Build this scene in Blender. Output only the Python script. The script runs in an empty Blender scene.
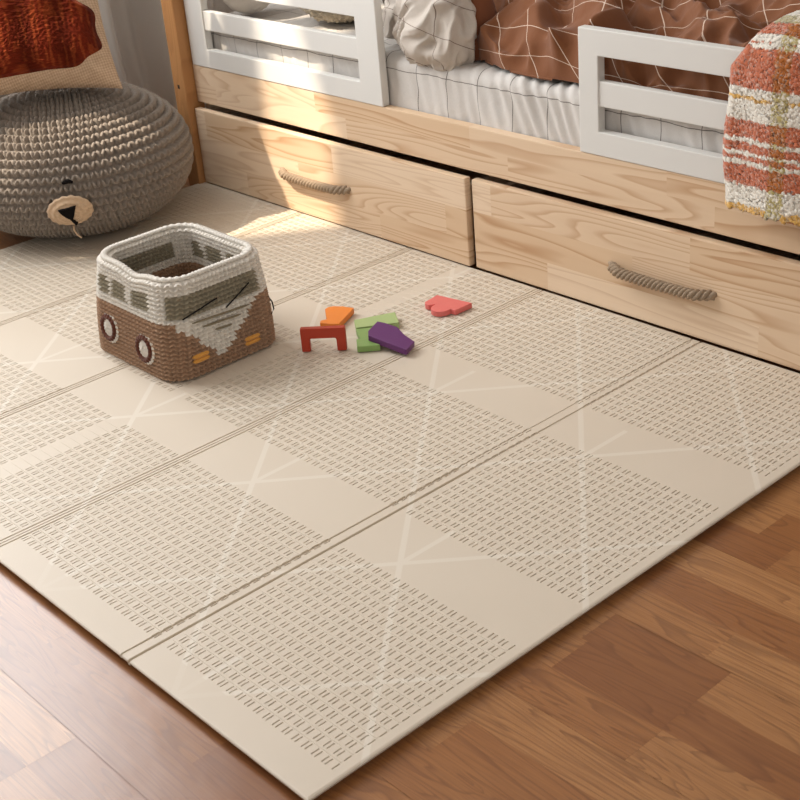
import bpy, bmesh, math, random
import numpy as np
from mathutils import Vector, Matrix, noise as mn
random.seed(7); rng = np.random.default_rng(7)
S = bpy.context.scene; COL = S.collection
PI = math.pi
FZ = -0.016          # floor level; the top of the play mat is z = 0

# ------------------------------------------------------------------ helpers
def srgb(r, g, b):
    f = lambda c: (c/255/12.92) if c/255 <= .04045 else ((c/255+.055)/1.055)**2.4
    return (f(r), f(g), f(b), 1)

def link(o, parent=None):
    COL.objects.link(o)
    if parent: o.parent = parent
    return o

def mesh(name, v, f, m, parent=None, smooth=False, attrs=None, fattrs=None):
    me = bpy.data.meshes.new(name)
    v = [tuple(map(float, p)) for p in v] if not isinstance(v, np.ndarray) else v.tolist()
    f = f if not isinstance(f, np.ndarray) else f.tolist()
    me.from_pydata(v, [], f)
    for k, (typ, arr) in (attrs or {}).items():
        a = me.attributes.new(k, typ, 'POINT')
        arr = np.asarray(arr, dtype=np.float32)
        a.data.foreach_set({'FLOAT': 'value', 'FLOAT_VECTOR': 'vector', 'FLOAT_COLOR': 'color'}[typ], arr.ravel())
    for k, (typ, arr) in (fattrs or {}).items():
        a = me.attributes.new(k, typ, 'FACE')
        a.data.foreach_set({'FLOAT': 'value', 'FLOAT_VECTOR': 'vector', 'FLOAT_COLOR': 'color'}[typ], np.asarray(arr, dtype=np.float32).ravel())
    if smooth: me.polygons.foreach_set('use_smooth', [True]*len(me.polygons))
    me.materials.append(m); me.update()
    return link(bpy.data.objects.new(name, me), parent)

def from_bm(name, bm, m, parent=None, smooth=False):
    me = bpy.data.meshes.new(name); bmesh.ops.recalc_face_normals(bm, faces=bm.faces)
    bm.to_mesh(me); bm.free()
    if smooth: me.polygons.foreach_set('use_smooth', [True]*len(me.polygons))
    me.materials.append(m); me.update()
    return link(bpy.data.objects.new(name, me), parent)

def box(bm, a, b, bev=0.0, seg=2):
    x0, y0, z0 = a; x1, y1, z1 = b
    vs = [bm.verts.new(p) for p in ((x0,y0,z0),(x1,y0,z0),(x1,y1,z0),(x0,y1,z0),(x0,y0,z1),(x1,y0,z1),(x1,y1,z1),(x0,y1,z1))]
    fs = [bm.faces.new([vs[i] for i in q]) for q in ((0,3,2,1),(4,5,6,7),(0,1,5,4),(1,2,6,5),(2,3,7,6),(3,0,4,7))]
    if bev:
        es = list({e for f in fs for e in f.edges})
        bmesh.ops.bevel(bm, geom=es, offset=bev, segments=seg, profile=.6, affect='EDGES')
    return vs

def boxes(name, lst, m, parent=None, bev=0.0):
    bm = bmesh.new()
    for a, b in lst: box(bm, a, b, bev)
    return from_bm(name, bm, m, parent)

def prism(name, poly, z0, z1, m, parent=None, bev=.0012):
    bm = bmesh.new()
    lo = [bm.verts.new((x, y, z0)) for x, y in poly]; hi = [bm.verts.new((x, y, z1)) for x, y in poly]
    n = len(poly); bm.faces.new(lo[::-1]); bm.faces.new(hi)
    for i in range(n): bm.faces.new((lo[i], lo[(i+1) % n], hi[(i+1) % n], hi[i]))
    bmesh.ops.recalc_face_normals(bm, faces=bm.faces)
    if bev: bmesh.ops.bevel(bm, geom=list(bm.edges), offset=bev, segments=2, profile=.5, affect='EDGES')
    return from_bm(name, bm, m, parent)

def tube(name, pts, r, m, parent=None, seg=8, closed=False):
    pts = [Vector(p) for p in pts]; n = len(pts); v = []; f = []
    rr = r if isinstance(r, (list, tuple)) else [r]*n
    for i, p in enumerate(pts):
        if closed: t = pts[(i+1) % n]-pts[i-1]
        else: t = pts[min(i+1, n-1)]-pts[max(i-1, 0)]
        t.normalize(); a = Vector((0, 0, 1)) if abs(t.z) < .9 else Vector((1, 0, 0))
        s = t.cross(a).normalized(); u = s.cross(t)
        for k in range(seg):
            q = 2*PI*k/seg; v.append(p+rr[i]*(math.cos(q)*s+math.sin(q)*u))
    for i in range(n if closed else n-1):
        for k in range(seg):
            f.append((i*seg+k, i*seg+(k+1) % seg, ((i+1) % n)*seg+(k+1) % seg, ((i+1) % n)*seg+k))
    if not closed: f.append(tuple(range(seg))[::-1]); f.append(tuple((n-1)*seg+k for k in range(seg)))
    return mesh(name, v, f, m, parent, True)

def grid_faces(nu, nv, wrap=False):
    # index = i*nv + j ; i in nu rows, j in nv columns ; wrap joins the columns
    i = np.arange(nu-1)[:, None]; j = np.arange(nv if wrap else nv-1)[None, :]
    j2 = (j+1) % nv
    return np.stack(np.broadcast_arrays(i*nv+j, i*nv+j2, (i+1)*nv+j2, (i+1)*nv+j), -1).reshape(-1, 4)

def tag(o, label=None, cat=None, group=None, kind=None):
    if label: o['label'] = label
    if cat: o['category'] = cat
    if group: o['group'] = group
    if kind: o['kind'] = kind
    return o

def empty(name, loc):
    o = bpy.data.objects.new(name, None); o.empty_display_size = .05; o.location = loc
    return link(o)

def nz(x, y, z, s=1.0, o=2):
    return mn.fractal(Vector((x*s, y*s, z*s)), 1.0, 2.0, o)

# ------------------------------------------------------------------ materials
def new_mat(name):
    m = bpy.data.materials.new(name); m.use_nodes = True; nt = m.node_tree
    return m, nt, nt.nodes['Principled BSDF']
def N(nt, typ, **k):
    n = nt.nodes.new(typ)
    for a, b in k.items():
        if a.startswith('i_'):
            key = a[2:]; key = int(key) if key.isdigit() else key.replace('_', ' ')
            n.inputs[key].default_value = b
        else: setattr(n, a, b)
    return n
def M_(nt, op, a, b=None, c=None):
    n = nt.nodes.new('ShaderNodeMath'); n.operation = op
    for i, q in enumerate((a, b, c)):
        if q is None: continue
        if isinstance(q, (int, float)): n.inputs[i].default_value = q
        else: nt.links.new(q, n.inputs[i])
    return n.outputs[0]
def mixc(nt, fac, a, b, blend='MIX'):
    n = nt.nodes.new('ShaderNodeMix'); n.data_type = 'RGBA'; n.blend_type = blend
    for s, q in ((n.inputs[0], fac), (n.inputs[6], a), (n.inputs[7], b)):
        if isinstance(q, (int, float, tuple)): s.default_value = q
        else: nt.links.new(q, s)
    return n.outputs[2]
def ramp(nt, fac, stops):
    n = nt.nodes.new('ShaderNodeValToRGB'); e = n.color_ramp.elements
    while len(e) < len(stops): e.new(.5)
    for el, (p, c) in zip(e, stops): el.position = p; el.color = c
    nt.links.new(fac, n.inputs[0]); return n.outputs[0]
def bump(nt, b, h, strength=.3, dist=.001):
    n = nt.nodes.new('ShaderNodeBump'); n.inputs['Strength'].default_value = strength; n.inputs['Distance'].default_value = dist
    nt.links.new(h, n.inputs['Height']); nt.links.new(n.outputs[0], b.inputs['Normal'])

def plain(name, col, rough=.5, spec=.5, sheen=0, nscale=0, nbump=.2, var=0, metal=0):
    m, nt, b = new_mat(name)
    b.inputs['Base Color'].default_value = col; b.inputs['Roughness'].default_value = rough
    b.inputs['Specular IOR Level'].default_value = spec; b.inputs['Metallic'].default_value = metal
    if sheen: b.inputs['Sheen Weight'].default_value = sheen; b.inputs['Sheen Roughness'].default_value = .5
    if nscale:
        tc = N(nt, 'ShaderNodeTexCoord'); n = N(nt, 'ShaderNodeTexNoise', i_Scale=nscale, i_Detail=4.0)
        nt.links.new(tc.outputs['Object'], n.inputs['Vector'])
        bump(nt, b, n.outputs[0], nbump, .002)
        if var:
            c2 = tuple(c*(1-var) for c in col[:3])+(1,)
            nt.links.new(mixc(nt, n.outputs[0], c2, col), b.inputs['Base Color'])
    return m

def attr_mat(name, attr='Col', rough=.85, sheen=.3, nscale=600, nb=.3, spec=.2):
    m, nt, b = new_mat(name)
    a = N(nt, 'ShaderNodeAttribute', attribute_name=attr)
    tc = N(nt, 'ShaderNodeTexCoord'); n = N(nt, 'ShaderNodeTexNoise', i_Scale=float(nscale), i_Detail=3.0)
    nt.links.new(tc.outputs['Object'], n.inputs['Vector'])
    nt.links.new(mixc(nt, n.outputs[0], (.82, .82, .82, 1), (1.1, 1.1, 1.1, 1)), N(nt, 'NodeReroute').inputs[0])
    col = mixc(nt, 1.0, a.outputs['Color'], mixc(nt, n.outputs[0], (.8, .8, .8, 1), (1.15, 1.15, 1.15, 1)), 'MULTIPLY')
    nt.links.new(col, b.inputs['Base Color']); b.inputs['Roughness'].default_value = rough
    b.inputs['Sheen Weight'].default_value = sheen; b.inputs['Specular IOR Level'].default_value = spec
    bump(nt, b, n.outputs[0], nb, .001)
    return m

def grain(nt, vec, sx, sz, k, dist, fine=1.0):
    """contour lines of a stretched noise: cathedral wood grain. returns 0..1"""
    mp = N(nt, 'ShaderNodeMapping'); mp.inputs['Scale'].default_value = (sx, sx, sz)
    nt.links.new(vec, mp.inputs['Vector'])
    n = N(nt, 'ShaderNodeTexNoise', i_Scale=1.0, i_Detail=2.0, i_Roughness=.45, i_Distortion=dist)
    nt.links.new(mp.outputs[0], n.inputs['Vector'])
    s = M_(nt, 'FRACT', M_(nt, 'MULTIPLY', n.outputs[0], k))
    mp2 = N(nt, 'ShaderNodeMapping'); mp2.inputs['Scale'].default_value = (sx*6, sx*6, sz*28)
    nt.links.new(vec, mp2.inputs['Vector'])
    n2 = N(nt, 'ShaderNodeTexNoise', i_Scale=1.0, i_Detail=3.0)
    nt.links.new(mp2.outputs[0], n2.inputs['Vector'])
    return s, n2.outputs[0]

def pine(name, light, dark, line, lam=.066, seglen=.5, vertical=False, tone=.6):
    """glued laminated pine: strips along x (or z when vertical) with their own tone and grain"""
    m, nt, b = new_mat(name)
    tc = N(nt, 'ShaderNodeTexCoord'); sp = N(nt, 'ShaderNodeSeparateXYZ'); nt.links.new(tc.outputs['Object'], sp.inputs[0])
    X, Y, Z = sp.outputs
    if vertical: X, Z = Z, X
    row = M_(nt, 'FLOOR', M_(nt, 'DIVIDE', M_(nt, 'ADD', Z, .003), lam))
    h1 = N(nt, 'ShaderNodeTexWhiteNoise', noise_dimensions='1D'); nt.links.new(row, h1.inputs['W'])
    seg = M_(nt, 'FLOOR', M_(nt, 'DIVIDE', M_(nt, 'ADD', X, M_(nt, 'MULTIPLY', h1.outputs[0], seglen)), seglen))
    cb = N(nt, 'ShaderNodeCombineXYZ'); nt.links.new(row, cb.inputs[0]); nt.links.new(seg, cb.inputs[1])
    h2 = N(nt, 'ShaderNodeTexWhiteNoise', noise_dimensions='2D'); nt.links.new(cb.outputs[0], h2.inputs['Vector'])
    r = h2.outputs[0]
    cv = N(nt, 'ShaderNodeCombineXYZ'); nt.links.new(M_(nt, 'ADD', X, M_(nt, 'MULTIPLY', r, 37.0)), cv.inputs[0])
    nt.links.new(M_(nt, 'MULTIPLY', r, 11.0), cv.inputs[1]); nt.links.new(M_(nt, 'ADD', Z, M_(nt, 'MULTIPLY', r, 5.0)), cv.inputs[2])
    s, fine = grain(nt, cv.outputs[0], .95, 11.0, 19.0, .25)
    base = mixc(nt, M_(nt, 'MULTIPLY', r, tone), light, dark)
    ln = ramp(nt, s, [(0, (0, 0, 0, 1)), (.55, (.12, .12, .12, 1)), (.9, (.85, .85, .85, 1)), (1, (.0, .0, .0, 1))])
    k = M_(nt, 'MULTIPLY', ln, M_(nt, 'ADD', .32, M_(nt, 'MULTIPLY', h2.outputs[0], .5)))
    col = mixc(nt, k, base, line)
    col = mixc(nt, M_(nt, 'MULTIPLY', fine, .28), col, dark)
    nt.links.new(col, b.inputs['Base Color']); b.inputs['Roughness'].default_value = .48
    b.inputs['Specular IOR Level'].default_value = .35
    bump(nt, b, fine, .08, .0006)
    return m

PINE = pine('pine', srgb(232, 210, 184), srgb(208, 174, 136), srgb(170, 120, 76))
PINE_POST = pine('pine_post', srgb(192, 140, 90), srgb(164, 110, 62), srgb(132, 80, 40), lam=.09, seglen=3., vertical=True)
WHITE = plain('white_paint', srgb(219, 217, 212), .42, .4, nscale=60, nbump=.04)
DARK = plain('dark_inside', srgb(60, 44, 34), .9)
ROPE = plain('jute_rope', srgb(184, 162, 138), .9, .2, nscale=900, nbump=.8, var=.45)
WALL = plain('wall_paint', srgb(168, 160, 152), .9, .2, nscale=120, nbump=.1)

# laminate floor
FLOORM, nt, b = new_mat('laminate')
geo = N(nt, 'ShaderNodeTexCoord'); at = N(nt, 'ShaderNodeAttribute', attribute_name='rnd')
sp = N(nt, 'ShaderNodeSeparateXYZ'); nt.links.new(geo.outputs['Object'], sp.inputs[0])
sa = N(nt, 'ShaderNodeSeparateXYZ'); nt.links.new(at.outputs['Vector'], sa.inputs[0])
cv = N(nt, 'ShaderNodeCombineXYZ')
nt.links.new(M_(nt, 'ADD', sp.outputs[0], M_(nt, 'MULTIPLY', sa.outputs[1], 40.)), cv.inputs[0])
nt.links.new(M_(nt, 'MULTIPLY', sa.outputs[1], 17.), cv.inputs[1])
nt.links.new(sp.outputs[1], cv.inputs[2])
s, fine = grain(nt, cv.outputs[0], 2.2, 20.0, 13.0, .9)
base = ramp(nt, sa.outputs[0], [(0, srgb(126, 76, 40)), (.45, srgb(158, 106, 60)), (1, srgb(184, 134, 84))])
ln = ramp(nt, s, [(0, (0, 0, 0, 1)), (.6, (.08, .08, .08, 1)), (.93, (.7, .7, .7, 1)), (1, (0, 0, 0, 1))])
col = mixc(nt, M_(nt, 'MULTIPLY', ln, .7), base, srgb(92, 52, 26))
f2 = ramp(nt, fine, [(.3, (0, 0, 0, 1)), (.7, (1, 1, 1, 1))])
col = mixc(nt, M_(nt, 'MULTIPLY', f2, .5), col, srgb(112, 66, 36))
# thin joints between boards: 0..1 attribute at the board edges handled by geometry gaps
nt.links.new(col, b.inputs['Base Color']); b.inputs['Roughness'].default_value = .30
b.inputs['Specular IOR Level'].default_value = .72
bn = N(nt, 'ShaderNodeTexNoise', i_Scale=9.0, i_Detail=3.0); nt.links.new(geo.outputs['Object'], bn.inputs['Vector'])
bump(nt, b, M_(nt, 'ADD', M_(nt, 'MULTIPLY', fine, .05), bn.outputs[0]), .12, .01)

# play mat foam with its pale printed lines
MATM, nt, b = new_mat('mat_foam')
tc = N(nt, 'ShaderNodeTexCoord'); sp = N(nt, 'ShaderNodeSeparateXYZ'); nt.links.new(tc.outputs['Object'], sp.inputs[0])
u = M_(nt, 'DIVIDE', M_(nt, 'SUBTRACT', sp.outputs[0], .345), .351)
v = M_(nt, 'DIVIDE', M_(nt, 'ADD', sp.outputs[1], .855), .395)
def tri(x): return M_(nt, 'ABSOLUTE', M_(nt, 'SUBTRACT', M_(nt, 'FRACT', M_(nt, 'ADD', x, .5)), .5))
d1 = tri(M_(nt, 'SUBTRACT', u, v)); d2 = tri(M_(nt, 'ADD', u, v)); d3 = M_(nt, 'MULTIPLY', tri(u), 1.4)
up = M_(nt, 'LESS_THAN', M_(nt, 'FRACT', M_(nt, 'ADD', v, .02)), .30)
d3 = M_(nt, 'ADD', d3, M_(nt, 'MULTIPLY', M_(nt, 'SUBTRACT', 1.0, up), 1.0))
d = M_(nt, 'MINIMUM', M_(nt, 'MINIMUM', d1, d2), d3)
mr = N(nt, 'ShaderNodeMapRange'); mr.inputs[1].default_value = .014; mr.inputs[2].default_value = .020; mr.inputs[3].default_value = 1; mr.inputs[4].default_value = 0
nt.links.new(d, mr.inputs[0])
nn = N(nt, 'ShaderNodeTexNoise', i_Scale=3.0, i_Detail=2.0); nt.links.new(tc.outputs['Object'], nn.inputs['Vector'])
base = mixc(nt, nn.outputs[0], srgb(205, 191, 172), srgb(212, 200, 183))
bord = M_(nt, 'ADD', .25, M_(nt, 'MULTIPLY', M_(nt, 'GREATER_THAN', sp.outputs[1], -1.2), .75))
col = mixc(nt, M_(nt, 'MULTIPLY', M_(nt, 'MULTIPLY', mr.outputs[0], bord), .42), base, srgb(226, 219, 206))
nt.links.new(col, b.inputs['Base Color']); b.inputs['Roughness'].default_value = .5; b.inputs['Specular IOR Level'].default_value = .45
fn = N(nt, 'ShaderNodeTexNoise', i_Scale=700.0, i_Detail=2.0); nt.links.new(tc.outputs['Object'], fn.inputs['Vector'])
bump(nt, b, fn.outputs[0], .15, .0006)

def linen(name, base, line, su, sv, w=.028, attr='puv', rough=.85, wv=None, ink=.85):
    """fabric woven with a thin window check, pattern coordinates carried by the cloth"""
    m, nt, b = new_mat(name)
    a = N(nt, 'ShaderNodeAttribute', attribute_name=attr); sp = N(nt, 'ShaderNodeSeparateXYZ'); nt.links.new(a.outputs['Vector'], sp.inputs[0])
    def t(x, s): return M_(nt, 'ABSOLUTE', M_(nt, 'SUBTRACT', M_(nt, 'FRACT', M_(nt, 'DIVIDE', x, s)), .5))
    l1 = M_(nt, 'LESS_THAN', M_(nt, 'MULTIPLY', t(sp.outputs[0], su), su), w)
    l2 = M_(nt, 'LESS_THAN', M_(nt, 'MULTIPLY', t(sp.outputs[1], sv), sv), wv or w)
    l = M_(nt, 'MAXIMUM', l1, l2)
    tc = N(nt, 'ShaderNodeTexCoord'); n = N(nt, 'ShaderNodeTexNoise', i_Scale=420.0, i_Detail=3.0); nt.links.new(tc.outputs['Object'], n.inputs['Vector'])
    n2 = N(nt, 'ShaderNodeTexNoise', i_Scale=26.0, i_Detail=4.0, i_Distortion=.6); nt.links.new(tc.outputs['Object'], n2.inputs['Vector'])
    c2 = tuple(c*.86 for c in base[:3])+(1,)
    col = mixc(nt, n.outputs[0], c2, base)
    nt.links.new(mixc(nt, M_(nt, 'MULTIPLY', l, ink), col, line), b.inputs['Base Color'])
    b.inputs['Roughness'].default_value = rough; b.inputs['Sheen Weight'].default_value = .15; b.inputs['Specular IOR Level'].default_value = .2
    bump(nt, b, M_(nt, 'ADD', M_(nt, 'MULTIPLY', n.outputs[0], .08), n2.outputs[0]), .35, .006)
    return m

SHEET = linen('checked_sheet', srgb(212, 207, 201), srgb(92, 84, 80), .092, .092, .0009)
PILLOW_L = linen('checked_linen', srgb(200, 190, 179), srgb(104, 84, 72), .092, .092, .0010)
DUVET_M = linen('brown_linen', srgb(128, 80, 50), srgb(224, 204, 186), .092, .092, .0009)
BROWN_PLAIN = plain('brown_linen_plain', srgb(128, 78, 52), .85, .2, .15, 90, .3)

# ------------------------------------------------------------------ setting
# floor: three-strip laminate, every strip a face with its own tone
SW = .0708
verts = []; faces = []; rnd = []
known = {  # row index counted from y = -0.729 downwards : joints in x
    0: [.989, 1.175, 1.66], 1: [.70, 1.0, 1.175, 1.8], 2: [.55, 1.178, 1.6], 3: [.62, 1.45], 4: [.997, 1.52], 5: [.75, 1.3],
    8: [.34, .905, 1.4], 9: [.25, .652, 1.2], 10: [.652, 1.1], 11: [.652, 1.3], 7: [.45, .80], 6: [.68, 1.25], 12: [.2, .9]}
tones = {(0, 1): .22, (1, 1): .62, (1, 2): .16, (0, 2): .75, (2, 1): .5, (4, 2): .1, (8, 2): .5, (8, 1): .25}
G = .0003
r0 = -28; r1 = 36
for row in range(r0, r1):
    y1 = -.729-row*SW; y0 = y1-SW
    js = known.get(row)
    if js is None:
        js = []; x = -1.5+random.random()*.4
        while x < 3.6: js.append(x); x += .25+random.random()*.35
    else:
        x = js[0]-.3
        while x > -1.7: js = [x]+js; x -= .25+random.random()*.35
        x = js[-1]+.35
        while x < 3.6: js = js+[x]; x += .25+random.random()*.35
    kk = known.get(row); off = js.index(kk[0]) if kk else 0
    xs = [-1.7]+[j for j in js if j > -1.65]+[3.7]
    board = (row % 3 == 0)
    for i in range(len(xs)-1):
        a, c = xs[i], xs[i+1]
        boardend = kk and ((row in (0, 1, 2) and abs(c-1.176) < .01) or (row in (9, 10, 11) and abs(c-.652) < .01))
        yy1 = y1-(G if board else 0); yy0 = y0+(G if (row+1) % 3 == 0 else 0)
        cc = c-(G if boardend else 0)
        n = len(verts); verts += [(a, yy0, FZ), (cc, yy0, FZ), (cc, yy1, FZ), (a, yy1, FZ)]; faces.append((n, n+1, n+2, n+3))
        idx = None
        if kk:
            for q, j in enumerate(kk):
                if abs(c-j) < 1e-6: idx = q
        t = tones.get((row, idx), random.random()*.8+.15)
        rnd.append((t, random.random(), 0))
n = len(verts)
verts += [(-1.7, -3.4, FZ-.0015), (3.7, -3.4, FZ-.0015), (3.7, 1.4, FZ-.0015), (-1.7, 1.4, FZ-.0015), (-1.7, -3.4, FZ-.06), (3.7, -3.4, FZ-.06), (3.7, 1.4, FZ-.06), (-1.7, 1.4, FZ-.06)]
for q in ((0,1,2,3),(7,6,5,4),(0,4,5,1),(1,5,6,2),(2,6,7,3),(3,7,4,0)): faces.append(tuple(n+i for i in q)); rnd.append((0, .5, 0))
fl = mesh('floor', verts, faces, FLOORM, fattrs={'rnd': ('FLOAT_VECTOR', rnd)}); tag(fl, kind='structure')

# walls: left wall with the window the sun comes through, and the wall behind the bed
WX = -1.5
WY0, WY1, WZ0, WZ1 = -1.90, -.20, .75, 2.75
wl = boxes('wall_left', [((WX-.15, -5.0, FZ-.06), (WX, WY0, 3.0)), ((WX-.15, WY1, FZ), (WX, 1.25, 3.0)),
                         ((WX-.15, WY0, FZ), (WX, WY1, WZ0)), ((WX-.15, WY0, WZ1), (WX, WY1, 3.0))], WALL)
tag(wl, kind='structure')
wb = boxes('wall_back', [((WX, 1.0, FZ), (3.6, 1.15, 3.0))], WALL); tag(wb, kind='structure')
cl = boxes('ceiling', [((WX-.15, -5.0, 3.0), (3.75, 1.15, 3.1))], plain('ceiling_paint', srgb(236, 234, 230), .9, .2)); tag(cl, kind='structure')
bb = boxes('baseboard_left', [((WX, -3.4, FZ), (WX+.015, .985, .07))], WHITE, bev=.003); tag(bb, kind='structure')
bb = boxes('baseboard_back', [((WX+.015, .985, FZ), (3.6, 1.0, .07))], WHITE, bev=.003); tag(bb, kind='structure')
wf = boxes('window_1', [((WX-.11, WY0, WZ0), (WX-.05, WY0+.05, WZ1)), ((WX-.11, WY1-.05, WZ0), (WX-.05, WY1, WZ1)),
                        ((WX-.11, WY0+.05, WZ0), (WX-.05, WY1-.05, WZ0+.05)), ((WX-.11, WY0+.05, WZ1-.05), (WX-.05, WY1-.05, WZ1))], WHITE)
tag(wf, kind='structure')
GLASS, nt, b = new_mat('window_glass')
tr = N(nt, 'ShaderNodeBsdfTransparent'); gl = N(nt, 'ShaderNodeBsdfGlossy', i_Roughness=.02); mx = N(nt, 'ShaderNodeMixShader', i_0=.06)
nt.links.new(tr.outputs[0], mx.inputs[1]); nt.links.new(gl.outputs[0], mx.inputs[2]); nt.links.new(mx.outputs[0], nt.nodes['Material Output'].inputs[0])
boxes('window_pane', [((WX-.085, WY0+.05, WZ0+.05), (WX-.08, WY1-.05, WZ1-.05))], GLASS, wf)
BLOCKERM, nt, b = new_mat('blocker_white')
b.inputs['Base Color'].default_value = srgb(236, 232, 224); b.inputs['Roughness'].default_value = .9
# unseen panels added to block the sun, their gaps shaping its patches
for y0, y1 in ((WY0-.1, -1.742), (-1.371, -1.164), (-1.085, WY1+.1)):
    boxes('sun_blocker', [((WX-.165, y0, WZ0-.1), (WX-.16, y1, WZ1+.1))], BLOCKERM, wf)
boxes('sun_blocker', [((WX-.172, -1.19, WZ0-.1), (WX-.167, -1.06, 1.92))], BLOCKERM, wf)
boxes('sun_blocker', [((WX-.172, -1.77, WZ0-.1), (WX-.167, -1.35, 1.78))], BLOCKERM, wf)
boxes('window_sill', [((WX-.05, WY0-.03, WZ0-.03), (WX+.05, WY1+.03, WZ0))], WHITE, wf, bev=.004)

# ------------------------------------------------------------------ play mat
PX = .0191; PY = .01876
XR, XL, YN, YF = .967, -1.0, -1.247, -.0025
folds = [.5835, .189, -.2, -.59]
e = .00035; hw = .00075
xs = set(); dashes = []; dfar = []
k = 0
while True:
    c = .9483-k*PX
    if c < XL+.02: break
    for j, cc in enumerate((c, c+.0066)):
        if k == 0 and j == 1: continue
        if -.038 < cc < .0: continue
        if cc > XR-.012: continue
        if abs(cc-.5835) < .0105: dfar.append(cc); continue
        if any(abs(cc-f) < .006 for f in folds): continue
        dashes.append(cc)
    k += 1
for c in dashes+dfar: xs |= {c-hw-e, c-hw, c+hw, c+hw+e}
def clear(a, lo, hi): return {q for q in a if not (lo < q < hi)}
fg = []   # grooves: centre, half width, depth
for f in folds:
    for g in ((-.0145, .0017, .0026), (.0050, .0024, .0045)) if f == .5835 else ((-.0075, .0013, .0024), (0, .0010, .0016), (.0075, .0014, .0028)):
        fg.append((f, f+g[0], g[1], g[2]))
for f, c, w_, dp in fg:
    xs = clear(xs, c-w_-2*e, c+w_+2*e) | {c-w_-e, c-w_, c+w_, c+w_+e}
xs |= {XL, XL+.0015, XL+.004, XR-.004, XR-.0015, XR}
xs = np.array(sorted(xs)); 
rows = []; rid_ = []
blocks = [(-1.198, 17), (-.7605, 17), (-.329, 17)]
ys = set(); L = .0119
for y0, n in blocks:
    for i in range(n):
        a = y0+i*PY+.003; rows.append((a, a+L)); ys |= {a-e, a, a+L, a+L+e}
        if i < n-1: ys |= {a+L+.0018, a+L+.0024, a+L+.0044, a+L+.0050}; rid_.append(a+L+.0034)
ys |= {YN, YN+.0015, YN+.004, YF, -.604, -.6035}
for q in np.linspace(YN+.01, -1.205, 5): ys.add(q)
for y in (-.85, -.82, -.41, -.37): ys.add(y)
ys = np.array(sorted(y for y in ys if y <= YF))
Xg, Yg = np.meshgrid(xs, ys, indexing='ij')
inrow = np.zeros(len(ys), bool)
for a, c in rows: inrow |= (ys >= a-1e-7) & (ys <= c+1e-7)
indash = np.zeros(len(xs), bool)
for c in dashes: indash |= (np.abs(xs-c) <= hw+1e-7)
Z = np.zeros_like(Xg)
Z[np.ix_(indash, inrow)] = -.0030
fard = np.zeros(len(xs), bool)
for c in dfar: fard |= (np.abs(xs-c) <= hw+1e-7)
Z[np.ix_(fard, inrow & (ys > -.60))] = -.0026
# raised pads between the pairs of slits
ph = np.mod(xs-.9483, PX); pad = (ph > .0093) & (ph < .0176) & (xs < .9485) & ~((xs > -.040) & (xs < .001))
for f in folds: pad &= np.abs(xs-f) > .017
Z[np.ix_(pad & ~indash, inrow)] += .0007
onr = np.zeros(len(ys), bool)
for q in rid_: onr |= np.abs(ys-q) < .0011
xr = (xs < .9490) & ~((xs > -.040) & (xs < .001))
for f in folds: xr &= np.abs(xs-f) > .014
Z[np.ix_(xr, onr)] += .0006
for f, c, w_, dp in fg:
    sel = np.abs(xs-c) <= w_+1e-7
    deep = np.where(ys < -.604, dp, dp*.38) if f == .5835 else np.full(len(ys), dp*.8)
    Z[sel, :] = np.minimum(Z[sel, :], -deep[None, :])
und = np.array([[mn.noise(Vector((x*2.2, y*2.2, 0))) for y in ys[::4]] for x in xs[::8]])
from_x = np.interp(np.arange(len(xs)), np.arange(len(xs))[::8], np.arange(und.shape[0]))
from_y = np.interp(np.arange(len(ys)), np.arange(len(ys))[::4], np.arange(und.shape[1]))
i0 = np.floor(from_x).astype(int); i1 = np.minimum(i0+1, und.shape[0]-1); fx = (from_x-i0)[:, None]
j0 = np.floor(from_y).astype(int); j1 = np.minimum(j0+1, und.shape[1]-1); fy = (from_y-j0)[None, :]
U = und[np.ix_(i0, j0)]*(1-fx)*(1-fy)+und[np.ix_(i1, j0)]*fx*(1-fy)+und[np.ix_(i0, j1)]*(1-fx)*fy+und[np.ix_(i1, j1)]*fx*fy
Z += U*.0008-.0004
edge = np.minimum(np.minimum(Xg-XL, XR-Xg), Yg-YN)
Z -= np.where(edge < .0001, .0022, np.where(edge < .002, .0008, 0))
nu, nv = Xg.shape
V = np.stack([Xg, Yg, Z], -1).reshape(-1, 3); Fq = grid_faces(nu, nv)[:, ::-1]
# skirt and underside
bidx = [i*nv for i in range(nu)]+[(nu-1)*nv+j for j in range(1, nv)]+[i*nv+nv-1 for i in range(nu-2, -1, -1)]+[j for j in range(nv-2, 0, -1)]
low = V[bidx].copy(); low[:, 2] = FZ+.0006; base_i = len(V)
mid = V[bidx].copy(); mid[:, 2] = -.0055
low[:, 0] = np.clip(low[:, 0], XL+.016, XR-.016); low[:, 1] = np.clip(low[:, 1], YN+.016, YF)
mid[:, 0] = np.clip(mid[:, 0], XL+.001, XR-.001); mid[:, 1] = np.clip(mid[:, 1], YN+.001, YF)
V = np.vstack([V, mid, low]); nb = len(bidx)
sk = [(bidx[(i+1) % nb], bidx[i], base_i+i, base_i+(i+1) % nb) for i in range(nb)]
sk += [(base_i+(i+1) % nb, base_i+i, base_i+nb+i, base_i+nb+(i+1) % nb) for i in range(nb)]
fcs = Fq.tolist()+[list(q) for q in sk]+[list(range(base_i+nb, base_i+2*nb))]
pm = mesh('play_mat', V, fcs, MATM)
tag(pm, 'large beige folding foam play mat with embossed dashes, covering the wooden floor', 'play mat')

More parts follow.
